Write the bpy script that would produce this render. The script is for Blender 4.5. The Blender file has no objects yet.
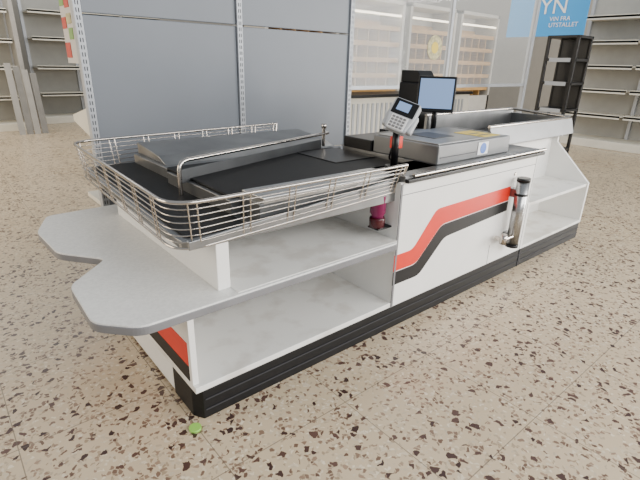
import bpy, bmesh, math, random
from mathutils import Vector, Matrix
random.seed(4)
SC=bpy.context.scene; COL=SC.collection

# ---------------------------------------------------------------- materials
def mat(name,col,rough=.5,metal=0,noise=0,nscale=6,bump=0,emis=None,estr=0,alpha=1,trans=0,dark=None,stretch=(1,1,1),spec=None,lo=.35,hi=.65):
    m=bpy.data.materials.new(name); m.use_nodes=True
    nt=m.node_tree; b=nt.nodes['Principled BSDF']
    b.inputs['Base Color'].default_value=(*col,1); b.inputs['Roughness'].default_value=rough
    b.inputs['Metallic'].default_value=metal; b.inputs['Alpha'].default_value=alpha
    b.inputs['Transmission Weight'].default_value=trans
    if spec is not None: b.inputs['Specular IOR Level'].default_value=spec
    if emis: b.inputs['Emission Color'].default_value=(*emis,1); b.inputs['Emission Strength'].default_value=estr
    tc=nt.nodes.new('ShaderNodeTexCoord'); mp=nt.nodes.new('ShaderNodeMapping'); mp.inputs['Scale'].default_value=stretch
    nt.links.new(tc.outputs['Object'],mp.inputs['Vector'])
    n=nt.nodes.new('ShaderNodeTexNoise'); n.inputs['Scale'].default_value=nscale; n.inputs['Detail'].default_value=6
    nt.links.new(mp.outputs[0],n.inputs['Vector'])
    r=nt.nodes.new('ShaderNodeValToRGB'); r.color_ramp.elements[0].position=lo; r.color_ramp.elements[1].position=hi
    d=dark if dark else tuple(c*(1-noise) for c in col)
    r.color_ramp.elements[0].color=(*d,1); r.color_ramp.elements[1].color=(*col,1)
    nt.links.new(n.outputs['Fac'],r.inputs['Fac']); nt.links.new(r.outputs[0],b.inputs['Base Color'])
    if bump:
        bp=nt.nodes.new('ShaderNodeBump'); bp.inputs['Strength'].default_value=bump; bp.inputs['Distance'].default_value=.002
        nt.links.new(n.outputs['Fac'],bp.inputs['Height']); nt.links.new(bp.outputs[0],b.inputs['Normal'])
    return m

def terrazzo():
    m=bpy.data.materials.new('terrazzo'); m.use_nodes=True; nt=m.node_tree; N=nt.nodes; L=nt.links
    b=N['Principled BSDF']; b.inputs['Roughness'].default_value=.33
    tc=N.new('ShaderNodeTexCoord')
    ns=N.new('ShaderNodeTexNoise'); ns.inputs['Scale'].default_value=38; ns.inputs['Detail'].default_value=2
    L.new(tc.outputs['Object'],ns.inputs['Vector'])
    sb=N.new('ShaderNodeVectorMath'); sb.operation='MULTIPLY_ADD'; sb.inputs[1].default_value=(.03,.03,0)
    L.new(ns.outputs['Color'],sb.inputs[0]); L.new(tc.outputs['Object'],sb.inputs[2])
    def math_(op,a,bv):
        q=N.new('ShaderNodeMath'); q.operation=op
        for i,v in enumerate((a,bv)):
            if isinstance(v,(int,float)): q.inputs[i].default_value=v
            else: L.new(v,q.inputs[i])
        return q.outputs[0]
    def chips(scale,dens,edge):
        v=N.new('ShaderNodeTexVoronoi'); v.voronoi_dimensions='2D'; v.inputs['Scale'].default_value=scale
        e=N.new('ShaderNodeTexVoronoi'); e.voronoi_dimensions='2D'; e.feature='DISTANCE_TO_EDGE'; e.inputs['Scale'].default_value=scale
        L.new(sb.outputs[0],v.inputs['Vector']); L.new(sb.outputs[0],e.inputs['Vector'])
        sp=N.new('ShaderNodeSeparateColor'); L.new(v.outputs['Color'],sp.inputs[0])
        k=math_('MULTIPLY',math_('LESS_THAN',sp.outputs[0],dens),math_('GREATER_THAN',e.outputs['Distance'],edge))
        return k,sp
    def mix(f,a,bv):
        x=N.new('ShaderNodeMix'); x.data_type='RGBA'
        if isinstance(f,(int,float)): x.inputs[0].default_value=f
        else: L.new(f,x.inputs[0])
        for i,v in ((6,a),(7,bv)):
            if isinstance(v,tuple): x.inputs[i].default_value=(*v,1)
            else: L.new(v,x.inputs[i])
        return x.outputs[2]
    big=N.new('ShaderNodeTexNoise'); big.inputs['Scale'].default_value=.9; big.inputs['Detail'].default_value=4
    L.new(tc.outputs['Object'],big.inputs['Vector'])
    base=mix(big.outputs['Fac'],(.50,.39,.25),(.66,.54,.38))
    k3,s3=chips(80,.30,.06); c=mix(k3,base,mix(s3.outputs[1],(.34,.25,.16),(.74,.65,.50)))
    k2,s2=chips(54,.20,.12); c=mix(k2,c,mix(s2.outputs[1],(.12,.065,.045),(.36,.25,.17)))
    k1,s1=chips(30,.135,.15); c=mix(k1,c,mix(s1.outputs[1],(.04,.02,.018),(.12,.065,.05)))
    br=N.new('ShaderNodeTexBrick'); br.offset=0; br.inputs['Scale'].default_value=1
    br.inputs['Brick Width'].default_value=.62; br.inputs['Row Height'].default_value=.62; br.inputs['Mortar Size'].default_value=.0025
    br.inputs['Mortar Smooth'].default_value=.3
    L.new(tc.outputs['Object'],br.inputs['Vector'])
    f=math_('MULTIPLY',br.outputs['Fac'],.7)
    c=mix(f,c,(.13,.10,.075))
    L.new(c,b.inputs['Base Color'])
    rr=N.new('ShaderNodeMapRange'); rr.inputs[3].default_value=.20; rr.inputs[4].default_value=.38
    L.new(big.outputs['Fac'],rr.inputs[0]); L.new(rr.outputs[0],b.inputs['Roughness'])
    return m

M={}
M['white']=mat('white_laminate',(.88,.87,.84),.4,noise=.05,nscale=4)
M['dirty']=mat('scuffed_white',(.84,.83,.79),.5,nscale=6,dark=(.70,.67,.62),lo=.36,hi=.5)
M['plate']=mat('speckled_laminate',(.80,.80,.78),.42,noise=.12,nscale=70)
M['edge']=mat('grey_edge_trim',(.20,.20,.21),.45,noise=.15)
M['black']=mat('black_plastic',(.005,.005,.006),.35,noise=.3,spec=.35)
M['plinth']=mat('black_plinth',(.006,.006,.007),.5,noise=.4,nscale=20,spec=.35)
M['belt']=mat('belt_rubber',(.006,.006,.007),.55,noise=.3,nscale=30,spec=.2)
M['steel']=mat('brushed_steel',(.48,.48,.48),.28,metal=1,noise=.3,nscale=8,stretch=(1,20,20))
M['steelm']=mat('matte_steel',(.26,.265,.27),.34,metal=.85,noise=.25,nscale=5)
M['steeld']=mat('dark_steel',(.11,.115,.12),.4,metal=.6,noise=.25,nscale=5)
M['housing']=mat('grey_housing',(.17,.175,.18),.38,metal=.5,noise=.15,nscale=5)
M['chrome']=mat('chrome_wire',(.52,.48,.44),.18,metal=1,noise=.1)
M['red']=mat('red_stripe',(.75,.022,.006),.4,noise=.08)
M['grey']=mat('grey_panel',(.18,.20,.23),.45,noise=.05,nscale=2)
M['post']=mat('upright_steel',(.42,.44,.47),.45,metal=.3,noise=.08)
M['slot']=mat('slot_dark',(.03,.03,.035),.7)
M['shelf']=mat('cream_shelf',(.72,.69,.60),.5,noise=.06)
M['shelfback']=mat('shelf_back',(.36,.355,.33),.6,noise=.08)
M['board']=mat('grey_board',(.20,.195,.185),.6,noise=.12)
M['board2']=mat('light_board',(.33,.32,.30),.6,noise=.12)
M['wood']=mat('bakery_wood',(.50,.29,.10),.5,noise=.35,nscale=4,stretch=(1,1,10))
M['cab']=mat('cabinet_frame',(.42,.40,.36),.5,noise=.08)
M['blue']=mat('poster_blue',(.03,.33,.75),.5)
M['glass']=mat('plexiglass',(.9,.93,.93),.06,alpha=.14)
M['screen']=mat('lcd_screen',(.15,.22,.35),.3,emis=(.28,.44,.80),estr=.55)
M['magenta']=mat('magenta_plastic',(.17,.003,.06),.1)
M['maroon']=mat('maroon_plastic',(.06,.003,.008),.2)
M['green']=mat('green_sticker',(.30,.62,.10),.5)
M['yellow']=mat('yellow_label',(.75,.55,.05),.5)
M['seal']=mat('faded_seal',(.62,.56,.30),.5,noise=.5,nscale=25)
M['stickerblue']=mat('blue_sticker',(.03,.14,.55),.4)
M['paper']=mat('white_paper',(.85,.85,.85),.6)
M['paperd']=mat('leaflet_paper',(.55,.53,.5),.6)
M['leafred']=mat('leaflet_red',(.5,.06,.04),.6)
M['leafgreen']=mat('leaflet_green',(.2,.36,.1),.6)
M['wall']=mat('painted_wall',(.48,.45,.40),.8,noise=.04)
M['floor']=terrazzo()
M['lamp']=mat('tube_light',(1,1,1),.5,emis=(1,.86,.6),estr=4)
M['termgrey']=mat('terminal_grey',(.46,.48,.51),.35,noise=.04)

# ---------------------------------------------------------------- helpers
def empty(name,loc=(0,0,0)):
    e=bpy.data.objects.new(name,None); e.location=loc; COL.objects.link(e); return e
def mk(name,me,m,parent=None,smooth=False):
    ob=bpy.data.objects.new(name,me); COL.objects.link(ob)
    if m and not me.materials: me.materials.append(m)
    if parent:
        ob.parent=parent; ob.matrix_parent_inverse=Matrix.Translation(parent.location).inverted()
    if smooth:
        for p in me.polygons: p.use_smooth=True
    return ob
def bevel(ob,w,seg=2):
    b=ob.modifiers.new('bevel','BEVEL'); b.width=w; b.segments=seg; b.limit_method='ANGLE'; return ob
def bmbox(bm,a,b):
    c=[(a[i]+b[i])/2 for i in range(3)]; s=[abs(b[i]-a[i]) for i in range(3)]
    bmesh.ops.create_cube(bm,size=1,matrix=Matrix.Translation(c)@Matrix.Diagonal((*s,1)))
def box(name,a,b,m,parent=None,bv=0):
    bm=bmesh.new(); bmbox(bm,a,b); me=bpy.data.meshes.new(name); bm.to_mesh(me); bm.free()
    ob=mk(name,me,m,parent)
    if bv: bevel(ob,bv)
    return ob
def boxes(name,lst,m,parent=None,bv=0):
    bm=bmesh.new()
    for a,b in lst: bmbox(bm,a,b)
    me=bpy.data.meshes.new(name); bm.to_mesh(me); bm.free()
    ob=mk(name,me,m,parent)
    if bv: bevel(ob,bv)
    return ob
def prism(name,pts,axis,lo,hi,m,parent=None,bv=0):
    """polygon extruded along axis; pts in the two remaining axes (ordered)"""
    def P(p,h):
        l=list(p); l.insert(axis,h); return l
    bm=bmesh.new(); A=[bm.verts.new(P(p,lo)) for p in pts]; B=[bm.verts.new(P(p,hi)) for p in pts]
    bm.faces.new(A); bm.faces.new(B[::-1]); n=len(pts)
    for i in range(n): bm.faces.new((A[i],B[i],B[(i+1)%n],A[(i+1)%n]))
    bmesh.ops.recalc_face_normals(bm,faces=bm.faces)
    me=bpy.data.meshes.new(name); bm.to_mesh(me); bm.free(); ob=mk(name,me,m,parent)
    if bv: bevel(ob,bv)
    return ob
def tubes(name,paths,m,parent=None,res=3):
    bm=bmesh.new()
    for pts,r,cl in paths:
        c=bpy.data.curves.new('c','CURVE'); c.dimensions='3D'; c.bevel_depth=r; c.bevel_resolution=res; c.use_fill_caps=True
        s=c.splines.new('POLY'); s.points.add(len(pts)-1); s.use_cyclic_u=cl
        for p,q in zip(s.points,pts): p.co=(*q,1)
        o=bpy.data.objects.new('c',c); COL.objects.link(o); bpy.context.view_layer.update()
        t=bpy.data.meshes.new_from_object(o.evaluated_get(bpy.context.evaluated_depsgraph_get()))
        bm.from_mesh(t); bpy.data.objects.remove(o); bpy.data.meshes.remove(t)
    me=bpy.data.meshes.new(name); bm.to_mesh(me); bm.free()
    me.materials.clear()
    return mk(name,me,m,parent,True)
def cyl(name,a,b,r1,m,parent=None,r2=None,seg=32):
    a=Vector(a); b=Vector(b); d=b-a; r2=r1 if r2 is None else r2
    bm=bmesh.new(); bmesh.ops.create_cone(bm,cap_ends=True,segments=seg,radius1=r1,radius2=r2,depth=d.length,
        matrix=Matrix.Translation((a+b)/2)@d.to_track_quat('Z','Y').to_matrix().to_4x4())
    me=bpy.data.meshes.new(name); bm.to_mesh(me); bm.free(); ob=mk(name,me,m,parent)
    for p in me.polygons: p.use_smooth=len(p.vertices)==4
    return ob
def rounded(pts,r,n=6):
    out=[Vector(pts[0])]
    for i in range(1,len(pts)-1):
        p=Vector(pts[i]); a=(Vector(pts[i-1])-p); b=(Vector(pts[i+1])-p)
        rr=min(r,a.length*.49,b.length*.49); A=p+a.normalized()*rr; B=p+b.normalized()*rr
        for k in range(n+1):
            t=k/n; out.append(A*(1-t)**2+p*2*t*(1-t)+B*t*t)
    out.append(Vector(pts[-1])); return out
def rpoly(pts,r,n=6):
    out=[];N_=len(pts)
    for i in range(N_):
        p=Vector(pts[i]); a=Vector(pts[i-1])-p; b=Vector(pts[(i+1)%N_])-p
        rr=min(r,a.length*.45,b.length*.45); A=p+a.normalized()*rr; B=p+b.normalized()*rr
        for k in range(n+1):
            t=k/n; q=A*(1-t)**2+p*2*t*(1-t)+B*t*t; out.append((q.x,q.y))
    return out

# ---------------------------------------------------------------- room
box('floor',(-6,-5,-.1),(16,16,0),M['floor'])
box('wall_back',(-6,16,0),(16,16.2,4),M['wall'])
box('wall_right',(16,-5,0),(16.2,16.2,4),M['wall'])

# ---------------------------------------------------------------- checkout counter
C=empty('checkout_counter',(2.6,2.2,0))
YF=1.55
prism('plinth',[(.64,1.60),(.67,YF),(4.54,YF),(4.54,2.45),(.90,2.45),(.90,1.80),(.64,1.80)],2,0,.15,M['plinth'],C,.004)
boxes('plinth_grooves',[((.68,YF-.004,z),(4.54,YF,z+.006)) for z in (.045,.10)],M['slot'],C)
box('plinth_joint',(3.415,YF-.005,.0),(3.422,YF,.15),M['slot'],C)
prism('lower_shelf',[(.64,YF),(1.90,YF),(1.90,2.45),(.64,2.45)],2,.15,.18,M['dirty'],C,.003)
box('end_panel_skirt',(.64,1.80,.02),(.665,2.47,.15),M['white'],C,.002)
box('end_panel',(.64,1.575,.18),(.668,2.47,.545),M['white'],C,.002)
box('end_stripe_red',(.6375,1.60,.27),(.6405,2.47,.385),M['red'],C)
box('end_stripe_black',(.6375,1.60,.19),(.6405,2.47,.268),M['plinth'],C)
box('bay_back',(.66,2.42,.18),(1.9,2.45,.545),M['white'],C)
outline=[(1.88,1.52),(.44,1.52),(.31,1.66),(.32,2.03),(.53,2.24),(.36,2.46),(.34,2.84),(.44,3.12),(.95,3.14),(1.2,2.46),(1.88,2.46)]
pp=rpoly(outline,.045)
prism('mid_plate_top',pp,2,.562,.580,M['plate'],C,.003)
cx=1.2
prism('mid_plate_edge',[(x+(.0015 if x>cx else -.0025),y+(-.0025 if y<2 else .002)) for x,y in pp],2,.538,.572,M['edge'],C,.003)
box('niche_back',(.86,2.30,.58),(1.88,2.33,.80),M['white'],C)
box('niche_support',(.80,1.60,.58),(.86,2.9,.80),M['white'],C,.003)
box('niche_liner',(.86,1.535,.5805),(1.875,2.30,.584),M['dirty'],C)
prism('deck',rpoly([(.66,1.60),(1.9,1.60),(1.9,3.2),(.70,3.2)],.05),2,.80,.835,M['steelm'],C,.003)
prism('deck_rubber',rpoly([(.69,1.63),(.97,1.63),(1.06,3.16),(.74,3.16)],.04),2,.835,.842,M['belt'],C)
prism('deck_front_apron',[(.68,.80),(1.93,.80),(1.93,.93),(1.3,.88),(.68,.835)],1,1.585,1.6,M['steelm'],C,.002)
prism('front_steel_flange',[(1.62,.915),(1.80,.915),(1.80,.945),(1.62,.945)],0,1.05,2.28,M['steel'],C,.003)
prism('front_flange_ramp',[(1.62,.84),(1.80,.84),(1.80,.92),(1.62,.92)],0,1.03,1.9,M['steeld'],C,.003)
box('infeed_plate',(1.02,2.60,.835),(2.4,3.15,.90),M['steelm'],C,.004)
prism('infeed_ramp',[(2.68,.90),(3.15,.90),(3.15,.975),(2.80,.94)],0,1.05,2.4,M['steelm'],C,.004)
box('conveyor_bed',(.98,1.78,.835),(2.9,2.50,.905),M['steelm'],C,.004)
prism('conveyor_belt',rpoly([(1.0,1.82),(2.27,1.82),(2.27,2.56),(1.0,2.56)],.02),2,.905,.918,M['belt'],C,.004)
box('belt_wear_plate',(1.9,2.10,.918),(2.26,2.50,.924),M['black'],C,.002)
A=(.94,2.22); B=(2.22,2.62)
prism('guide_panel',[(A[0],A[1]),(B[0],B[1]),(B[0],B[1]+.012),(A[0],A[1]+.012)],2,.90,.97,M['steeld'],C)
tubes('guide_rail',[(rounded([(.93,2.21,.845),(.93,2.21,1.02),(2.22,2.615,1.01),(2.3,2.64,1.01)],.06),.011,False),
                    (rounded([(2.24,2.62,.92),(2.24,2.62,1.07)],.01),.012,False)],M['chrome'],C)
cyl('guide_knob',(2.24,2.62,1.05),(2.24,2.62,1.085),.018,M['chrome'],C)
boxes('body_panels',[((1.88,YF,.15),(3.42,YF+.02,.91)),((1.88,YF,.15),(1.90,2.45,.90)),((1.88,2.43,.15),(3.42,2.45,.90))],M['white'],C,.002)
box('body_seam',(1.90,YF-.0015,.835),(3.40,YF,.839),M['edge'],C)
boxes('door_seams',[((3.405,YF-.0015,.15),(3.409,YF,.90)),((2.93,YF-.0015,.15),(2.933,YF,.30)),((1.885,YF-.003,.15),(1.90,YF,.90))],M['edge'],C)
T=[(1.88,.485),(2.04,.485),(2.235,.70),(3.09,.715)]
Mi=[(1.88,.385),(2.08,.385),(2.30,.590),(3.09,.612)]
Bo=[(1.88,.295),(2.12,.295),(2.345,.495),(3.09,.535)]
def rz(l): return [(v.x,v.y) for v in rounded([Vector((p[0],p[1],0)) for p in l],.04,5)]
prism('red_stripe',rz(T)+rz(Mi)[::-1],1,YF-.002,YF,M['red'],C)
prism('black_stripe',rz([(x,z-.006) for x,z in Mi])+rz(Bo)[::-1],1,YF-.002,YF,M['plinth'],C)
cyl('door_lock',(3.12,YF-.006,.80),(3.12,YF+.01,.80),.012,M['chrome'],C)
prism('worktop',[(1.90,1.54),(3.45,1.54),(3.45,1.88),(4.57,1.88),(4.57,2.45),(2.28,2.45),(2.28,1.80),(1.90,1.80)],2,.912,.945,M['steelm'],C,.003)
box('worktop_bumper',(1.90,1.515,.908),(3.45,1.542,.93),M['black'],C,.004)
tubes('worktop_rail',[([(1.95,1.525,.945),(3.46,1.525,.945)],.011,False)],M['chrome'],C)
prof=[(1.55,.15),(1.55,.53),(1.90,.86),(1.90,.912),(2.45,.912),(2.45,.15)]
prism('cabinet_side_a',prof,0,3.42,3.445,M['white'],C,.002)
prism('cabinet_side_b',prof,0,4.53,4.56,M['white'],C,.002)
box('cabinet_back',(3.445,1.95,.15),(4.53,1.975,.912),M['white'],C)
box('cabinet_floor',(3.445,YF,.15),(4.53,1.95,.175),M['dirty'],C,.002)
box('cabinet_shelf',(3.445,1.56,.50),(4.53,1.95,.525),M['dirty'],C,.002)
prism('tray_front',[(1.80,.945),(1.84,1.08),(1.86,1.08),(1.84,.945)],0,3.2,4.60,M['housing'],C,.003)
boxes('tray_walls',[((3.2,2.42,.945),(4.60,2.45,1.11)),((4.57,1.84,.93),(4.60,2.45,1.08)),((3.55,1.84,.945),(3.57,2.42,1.0))],M['steelm'],C,.003)
box('tray_bed',(3.58,1.84,.945),(4.57,2.4,.96),M['belt'],C,.003)
tubes('tray_rim',[(rounded([(3.2,1.85,1.085),(4.59,1.85,1.085),(4.59,2.44,1.115),(3.2,2.44,1.115)],.03),.013,False)],M['chrome'],C)

# ---------------------------------------------------------------- wire basket
K=empty('wire_basket',(1.2,2.4,.8))
path=rounded([(1.93,1.56,0),(.61,1.56,0),(.66,3.2,0),(2.33,3.36,0)],.14,8)
ctr=Vector((1.3,2.4,0))
def zb(x): return .80+.055*max(0,min(1,(x-.63)/1.3))
def level(t,inset=0):
    o=[]
    for p in path:
        d=(ctr-p).normalized(); q=p+d*(.035*(1-t)+inset)
        o.append((q.x,q.y,zb(p.x)*(1-t)+1.0*t))
    return o
P=[]
NL=8
for i in range(NL): 
    t=i/(NL-1); P.append((level(t),.0085 if i==NL-1 else (.006 if i==0 else .0027),False))
d=[0]
for i in range(1,len(path)): d.append(d[-1]+(path[i]-path[i-1]).length)
def at(s,t):
    for i in range(1,len(path)):
        if d[i]>=s-1e-6:
            k=(s-d[i-1])/max(1e-6,d[i]-d[i-1]); a=Vector(level(t)[i-1]); b=Vector(level(t)[i]); return a.lerp(b,k)
    return Vector(level(t)[-1])
s=.04
while s<d[-1]:
    for ds in (0,.035):
        if s+ds<d[-1]: P.append(([tuple(at(s+ds,0)),tuple(at(s+ds,1))],.0034,False))
    s+=.235
P.append(([tuple(at(0,-.15)),tuple(at(0,1))],.008,False)); P.append(([tuple(at(d[-1]-.001,-.4)),tuple(at(d[-1]-.001,1))],.008,False))
tubes('basket_wires',P,M['chrome'],K,2)

# ---------------------------------------------------------------- scanner scale
S=empty('scanner_scale',(2.7,1.9,.945))
box('housing',(2.28,1.62,.945),(3.10,2.15,1.06),M['housing'],S,.008)
box('top_plate',(2.30,1.64,1.06),(2.78,2.13,1.068),M['steelm'],S,.003)
box('scanner_glass',(2.45,1.78,1.068),(2.66,2.0,1.071),M['black'],S)
box('label_sheet',(2.86,1.68,1.06),(3.06,1.92,1.0625),M['yellow'],S)
boxes('label_print',[((2.88,1.73,1.0625),(3.04,1.75,1.063)),((2.88,1.80,1.0625),(3.0,1.82,1.063))],M['black'],S)
box('front_sticker',(2.70,1.616,.965),(2.82,1.62,1.045),M['paper'],S)
cyl('front_sticker_disc',(2.76,1.614,1.005),(2.76,1.6165,1.005),.035,M['stickerblue'],S)
boxes('front_groove',[((2.30,1.617,.985),(2.68,1.62,.989))],M['slot'],S)
box('belt_end_cover',(2.27,2.16,.945),(3.08,2.43,1.02),M['black'],S,.006)

# ---------------------------------------------------------------- payment terminal
T_=empty('payment_terminal',(2.03,1.74,.945))
cyl('foot',(2.03,1.74,.945),(2.03,1.74,.955),.05,M['black'],T_)
cyl('pole',(2.03,1.74,.95),(2.03,1.74,1.19),.021,M['black'],T_)
def oriented(parts,origin,normal,up):
    n=Vector(normal).normalized(); u=(Vector(up)-n*Vector(up).dot(n)).normalized(); r=u.cross(n)
    R=Matrix((r,u,n)).transposed().to_4x4(); MM=Matrix.Translation(origin)@R
    for o in parts: o.data.transform(MM)
parts=[]
parts.append(prism('body',rpoly([(-.06,-.095),(.06,-.095),(.078,.0),(.078,.09),(-.078,.09),(-.078,.0)],.02),2,-.03,.02,M['termgrey'],T_,.008))
parts.append(box('privacy_shield',(-.092,-.08,-.04),(.092,.03,.006),M['termgrey'],T_,.014))
parts.append(box('face_plate',(-.068,-.005,.018),(.068,.084,.023),M['black'],T_,.003))
parts.append(box('display_glow',(-.045,.018,.023),(.030,.068,.0238),M['screen'],T_))
parts.append(box('keypad_plate',(-.050,-.088,.018),(.050,-.010,.022),M['paper'],T_,.003))
parts.append(boxes('keys',[((-.042+.022*i,-.083+.018*j,.022),(-.026+.022*i,-.071+.018*j,.027)) for i in range(4) for j in range(4)],M['edge'],T_,.002))
oriented(parts,(2.03,1.71,1.235),(-.76,-.46,.52),(.42,-.14,1))
tubes('cable',[(rounded([(2.05,1.74,1.20),(2.12,1.80,1.16),(2.10,1.85,.96),(2.25,1.9,.955)],.05),.006,False)],M['black'],T_)
box('red_card_holder',(2.07,1.77,1.04),(2.13,1.82,1.11),M['red'],T_,.004)

# ---------------------------------------------------------------- monitor
MO=empty('computer_monitor',(3.22,2.38,.945))
pr=[box('bezel',(-.15,-.14,-.02),(.15,.14,.012),M['black'],MO,.006),box('screen',(-.132,-.112,.012),(.132,.120,.0145),M['screen'],MO),
    box('back_housing',(-.1,-.09,-.05),(.1,.09,-.02),M['black'],MO,.01)]
oriented(pr,(3.20,2.36,1.285),(-.80,-.52,.20),(0,0,1))
cyl('stand',(3.235,2.38,.95),(3.235,2.38,1.25),.022,M['black'],MO)
cyl('stand_base',(3.22,2.36,.945),(3.22,2.36,.96),.075,M['black'],MO)
RP=empty('receipt_printer',(3.35,2.74,.945))
box('printer_table',(3.2,2.60,.0),(3.60,2.95,.945),M['black'],RP,.004)
box('printer_body',(3.34,2.62,.945),(3.58,2.88,1.36),M['black'],RP,.012)
prism('printer_hood',[(2.62,1.36),(2.88,1.36),(2.88,1.46),(2.7,1.46)],0,3.36,3.56,M['black'],RP,.006)

# ---------------------------------------------------------------- tube holder on the front
H=empty('bag_roll_holder',(3.12,1.49,.3))
cyl('tube',(3.12,1.48,.29),(3.12,1.48,.76),.043,M['steel'],H)
cyl('cap',(3.12,1.48,.76),(3.12,1.48,.785),.046,M['black'],H)
cyl('bottom_cap',(3.12,1.48,.27),(3.12,1.48,.29),.046,M['black'],H)
cyl('collar',(3.12,1.48,.66),(3.12,1.48,.675),.046,M['black'],H)
boxes('wall_brackets',[((3.09,1.50,.64),(3.15,1.552,.70)),((3.09,1.50,.33),(3.15,1.552,.37))],M['steelm'],H,.003)
tubes('clamp_arm',[(rounded([(3.12,1.47,.36),(2.96,1.47,.36),(2.96,1.53,.36)],.02),.014,False)],M['chrome'],H)
cyl('clamp_knob',(2.96,1.47,.33),(2.96,1.47,.40),.024,M['chrome'],H)

# ---------------------------------------------------------------- cup
def lathe(name,prof,loc,m,parent=None):
    bm=bmesh.new(); n=32; rings=[]
    for r,z in prof: rings.append([bm.verts.new((loc[0]+r*math.cos(2*math.pi*i/n),loc[1]+r*math.sin(2*math.pi*i/n),loc[2]+z)) for i in range(n)])
    for a,b in zip(rings,rings[1:]):
        for i in range(n): bm.faces.new((a[i],a[(i+1)%n],b[(i+1)%n],b[i]))
    bm.faces.new(rings[0][::-1]); bm.faces.new(rings[-1])
    bmesh.ops.recalc_face_normals(bm,faces=bm.faces)
    me=bpy.data.meshes.new(name); bm.to_mesh(me); bm.free(); ob=mk(name,me,m,parent,True); return ob
CU=empty('plastic_cup',(1.80,1.64,.64))
cl=(1.80,1.63,.655)
lathe('cup_base',[(.036,0),(.042,.004),(.044,.05),(.040,.06),(.02,.06)],cl,M['maroon'],CU)
lathe('cup_body',[(.037,.06),(.035,.072),(.044,.085),(.046,.18),(.048,.186),(.043,.186),(.040,.10),(.01,.09)],cl,M['magenta'],CU)
box('cup_bracket',(1.77,1.59,.647),(1.882,1.67,.656),M['black'],CU,.002)

cyl('bottle_cap',(.61,1.52,0),(.61,1.52,.012),.026,M['green'],None)

# ---------------------------------------------------------------- partition
W=empty('partition_screen',(2.4,4,0))
px=[1.01,2.36,3.76]
boxes('panels',[((px[i]+.03,3.99,z0+.004),(px[i+1]-.03,4.02,z1-.004)) for i in range(2) for z0,z1 in ((.1,.6),(.6,1.795),(1.80,2.7))]
      ,M['grey'],W,.006)
boxes('base_rail',[((1.0,3.95,0),(3.8,4.06,.1))],M['grey'],W)
boxes('uprights',[((x-.028,3.965,0),(x+.028,4.04,2.75)) for x in px],M['post'],W,.004)
boxes('upright_slots',[((x-.012+s_,3.963,z),(x-.006+s_,3.966,z+.03)) for x in px for s_ in (0,.018) for z in [k*.05+.15 for k in range(51)]],M['slot'],W)
boxes('rear_shelves',[((1.0,4.04,z),(3.7,4.5,z+.04)) for z in (.3,.98)],M['shelf'],W,.003)
prism('rear_bracket',[(4.04,.90),(4.5,.98),(4.5,1.03),(4.04,1.12)],0,.985,1.0,M['shelf'],W)
box('leaflet_sheet',(.985,4.05,1.45),(.99,4.36,2.1),M['paperd'],W)
boxes('leaflet_red',[((.980,4.08,1.84),(.985,4.2,2.02)),((.980,4.2,1.49),(.985,4.34,1.6)),((.980,4.22,1.70),(.985,4.34,1.78))],M['leafred'],W)
boxes('leaflet_green',[((.980,4.22,1.86),(.985,4.34,1.98)),((.980,4.07,1.62),(.985,4.18,1.70))],M['leafgreen'],W)
boxes('leaflet_yellow',[((.980,4.07,1.73),(.985,4.2,1.8))],M['seal'],W)

G=empty('plexiglass_screen',(5.8,4,0))
boxes('sheets',[((3.82,4.0,1.25),(5.55,4.006,2.8)),((5.62,4.0,1.25),(7.75,4.006,2.8))],M['glass'],G)
boxes('frame_posts',[((5.56,3.98,0),(5.61,4.03,2.9)),((7.76,3.97,0),(7.83,4.04,2.9))],M['post'],G,.004)
box('frame_rail',(3.8,3.985,1.22),(7.8,4.02,1.26),M['post'],G)
cyl('round_sticker',(5.28,3.995,1.72),(5.28,3.999,1.72),.15,M['seal'],G)
cyl('round_sticker_centre',(5.28,3.993,1.72),(5.28,3.996,1.72),.07,M['yellow'],G)

# ---------------------------------------------------------------- shelving
def shelf_unit(name,x0,x1,y,depth,H_,levels,face,bays=1):
    e=empty(name,((x0+x1)/2,y,0) if face=='-Y' else (y,(x0+x1)/2,0))
    def bb(a0,a1,d0,d1,z0,z1):
        return ((a0,y-d1,z0),(a1,y-d0,z1)) if face=='-Y' else ((y-d1,a0,z0),(y-d0,a1,z1))
    boxes('back',[bb(x0,x1,0,.03,.1,H_)],M['shelfback'],e)
    w=(x1-x0)/bays
    boxes('uprights',[bb(x0+i*w-.03,x0+i*w+.03,0,.09,0,H_+.05) for i in range(bays+1)],M['post'],e)
    boxes('base',[bb(x0,x1,0,depth,0,.16)],M['shelf'],e,.01)
    boxes('shelves',[bb(x0+i*w+.035,x0+(i+1)*w-.035,.03,depth*.9,z,z+.035) for z in levels for i in range(bays)]+
          [bb(x0+i*w+.035,x0+(i+1)*w-.035,depth*.9-.02,depth*.9,z-.03,z+.05) for z in levels for i in range(bays)],M['shelf'],e)
    return e
shelf_unit('shelf_unit',2.15,5.15,13.2,.7,3.0,[.65,1.24,1.85,2.4],'-Y',3)
s2=shelf_unit('shelf_unit',-2.2,1.7,12.3,.7,3.0,[.65,1.24,1.75,2.3],'-Y',3)
box('end_cheek',(1.70,11.62,0),(1.78,12.3,3.0),M['board2'],s2)
shelf_unit('shelf_unit',-1.5,4.5,11.2,.75,3.1,[.62,1.1,1.55,2.0,2.45],'-X',5)
LB=empty('leaning_boards',(1.8,11.2,0))
for i in range(4):
    x=1.38+.135*i
    prism('board_%d'%(i+1),[(11.0,0),(11.03,0),(11.25,1.35-.06*i),(11.22,1.35-.06*i)],0,x,x+.11,M['board'] if i%2 else M['board2'],LB)

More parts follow.
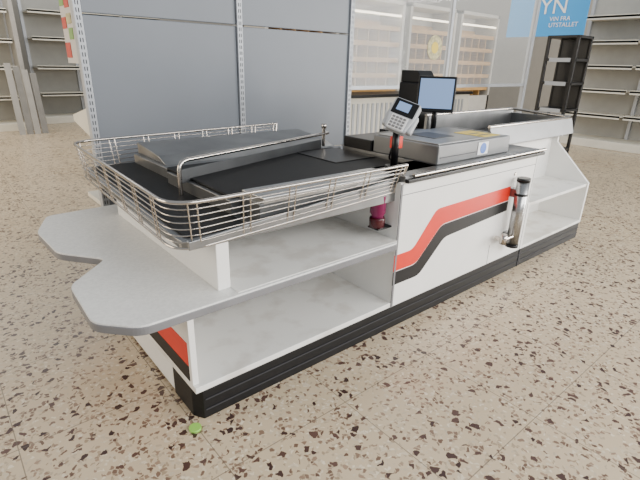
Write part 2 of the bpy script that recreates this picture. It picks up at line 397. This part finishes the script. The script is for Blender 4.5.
# bakery display
BK=empty('bakery_display',(8,8,0))
for k,(xa,xb) in enumerate(((5.3,7.2),(7.4,9.3),(9.5,11.4),(11.6,13.5))):
    boxes('frame_%d'%k,[((xa,8,0),(xa+.08,8.8,2.9)),((xb-.08,8,0),(xb,8.8,2.9)),((xa,8.76,0),(xb,8.8,2.9)),((xa,8,2.82),(xb,8.8,2.9)),((xa,8,0),(xb,8.8,.7))],M['cab'],BK)
    boxes('shelves_%d'%k,[((xa+.08,8.05,z),(xb-.08,8.76,z+.1)) for z in (.85,1.2,1.55,1.9,2.25)]+[((xa+.08+.35*i,8.1,.7),(xa+.11+.35*i,8.7,2.3)) for i in range(1,5)]+[((xa+.08,8.72,.7),(xb-.08,8.76,2.5))],M['wood'],BK)
    boxes('light_%d'%k,[((xa+.1,8.02,2.56),(xb-.1,8.08,2.60))],M['lamp'],BK)
SV=empty('service_counter',(7,6.2,0))
box('counter_body',(4.9,5.9,0),(9.2,6.5,.95),M['shelf'],SV,.01)
box('counter_top',(4.85,5.85,.95),(9.25,6.55,1.0),M['black'],SV,.005)
boxes('counter_grille',[((4.95+.12*i,5.885,.2),(5.0+.12*i,5.9,.85)) for i in range(34)],M['post'],SV)

# poster
PO=empty('hanging_poster',(9,4.3,2.3))
box('sheet',(9,3.72,2.05),(9.02,5.15,2.95),M['blue'],PO)
def text(name,body,size,loc,m,parent):
    c=bpy.data.curves.new(name,'FONT'); c.body=body; c.size=size; c.extrude=.002; c.materials.append(m)
    o=bpy.data.objects.new(name,c); COL.objects.link(o)
    o.matrix_world=Matrix.Translation(loc)@Matrix(((0,0,-1),(-1,0,0),(0,1,0))).to_4x4()
    bpy.context.view_layer.update()
    me=bpy.data.meshes.new_from_object(o.evaluated_get(bpy.context.evaluated_depsgraph_get())); me.transform(o.matrix_world)
    bpy.data.objects.remove(o); me.materials.clear(); return mk(name,me,m,parent)
text('headline','YN',.36,(8.99,4.56,2.42),M['paper'],PO)
text('caption','VIN FRA\nUTSTALLET',.10,(8.99,4.35,2.30),M['paper'],PO)
boxes('hang_wires',[((9.0,3.8,2.95),(9.01,3.81,4)),((9.0,4.9,2.95),(9.01,4.91,4))],M['slot'],PO)

DS=empty('display_stand',(6.9,3.0,0))
boxes('stand_frame',[((x,y,0),(x+.04,y+.04,1.92)) for x in (6.7,7.1) for y in (2.80,3.18)]+[((6.7,2.80,z),(7.14,3.22,z+.035)) for z in (.4,.95,1.3,1.6,1.885)]+[((7.1,2.82,.95),(7.13,3.2,1.9))],M['black'],DS,.004)
boxes('stand_labels',[((6.69,2.86,z),(6.70,3.14,z+.05)) for z in (.94,1.29,1.59)],M['post'],DS)

# ---------------------------------------------------------------- lights
w=bpy.data.worlds.new('w'); SC.world=w; w.use_nodes=True
w.node_tree.nodes['Background'].inputs[0].default_value=(.88,.94,1,1); w.node_tree.nodes['Background'].inputs[1].default_value=.56
def area(name,loc,target,sx,sy,p,col):
    l=bpy.data.lights.new(name,'AREA'); l.shape='RECTANGLE'; l.size=sx; l.size_y=sy; l.energy=p; l.color=col
    o=bpy.data.objects.new(name,l); COL.objects.link(o); o.location=loc
    o.rotation_euler=(Vector(target)-Vector(loc)).to_track_quat('-Z','Y').to_euler(); return o
area('window_light_right',(14,-4,2.2),(6,3,.3),8,3.5,2100,(1,.97,.92))
area('window_light_left',(-4.5,7,2.2),(1,7,0),6,3,420,(1,.84,.62))
area('window_light_front',(4,-4.5,3.4),(3.2,2,.2),9,2.6,760,(1,.98,.95))
area('fill_light_rear',(7,6,3.9),(7,6.5,0),9,4,200,(1,.95,.86))  # unseen fill from above, added to brighten the dark shelving
area('fill_light_left',(1,10,3.9),(1,10.5,0),5,3,130,(1,.95,.86))  # second added fill, lifts the left shelves; stands for no known lamp

# ---------------------------------------------------------------- camera
f=457.0
X=Vector((580,162,-f)).normalized(); Y=Vector((-413,188,-f)); Y=(Y-X*Y.dot(X)).normalized(); Z=X.cross(Y)
R=Matrix((X,Y,Z)).to_4x4()
cd=bpy.data.cameras.new('camera'); cd.sensor_width=36; cd.lens=f/640*36; cd.clip_start=.05
co=bpy.data.objects.new('camera',cd); COL.objects.link(co); co.matrix_world=Matrix.Translation((0,0,1.5))@R
SC.camera=co
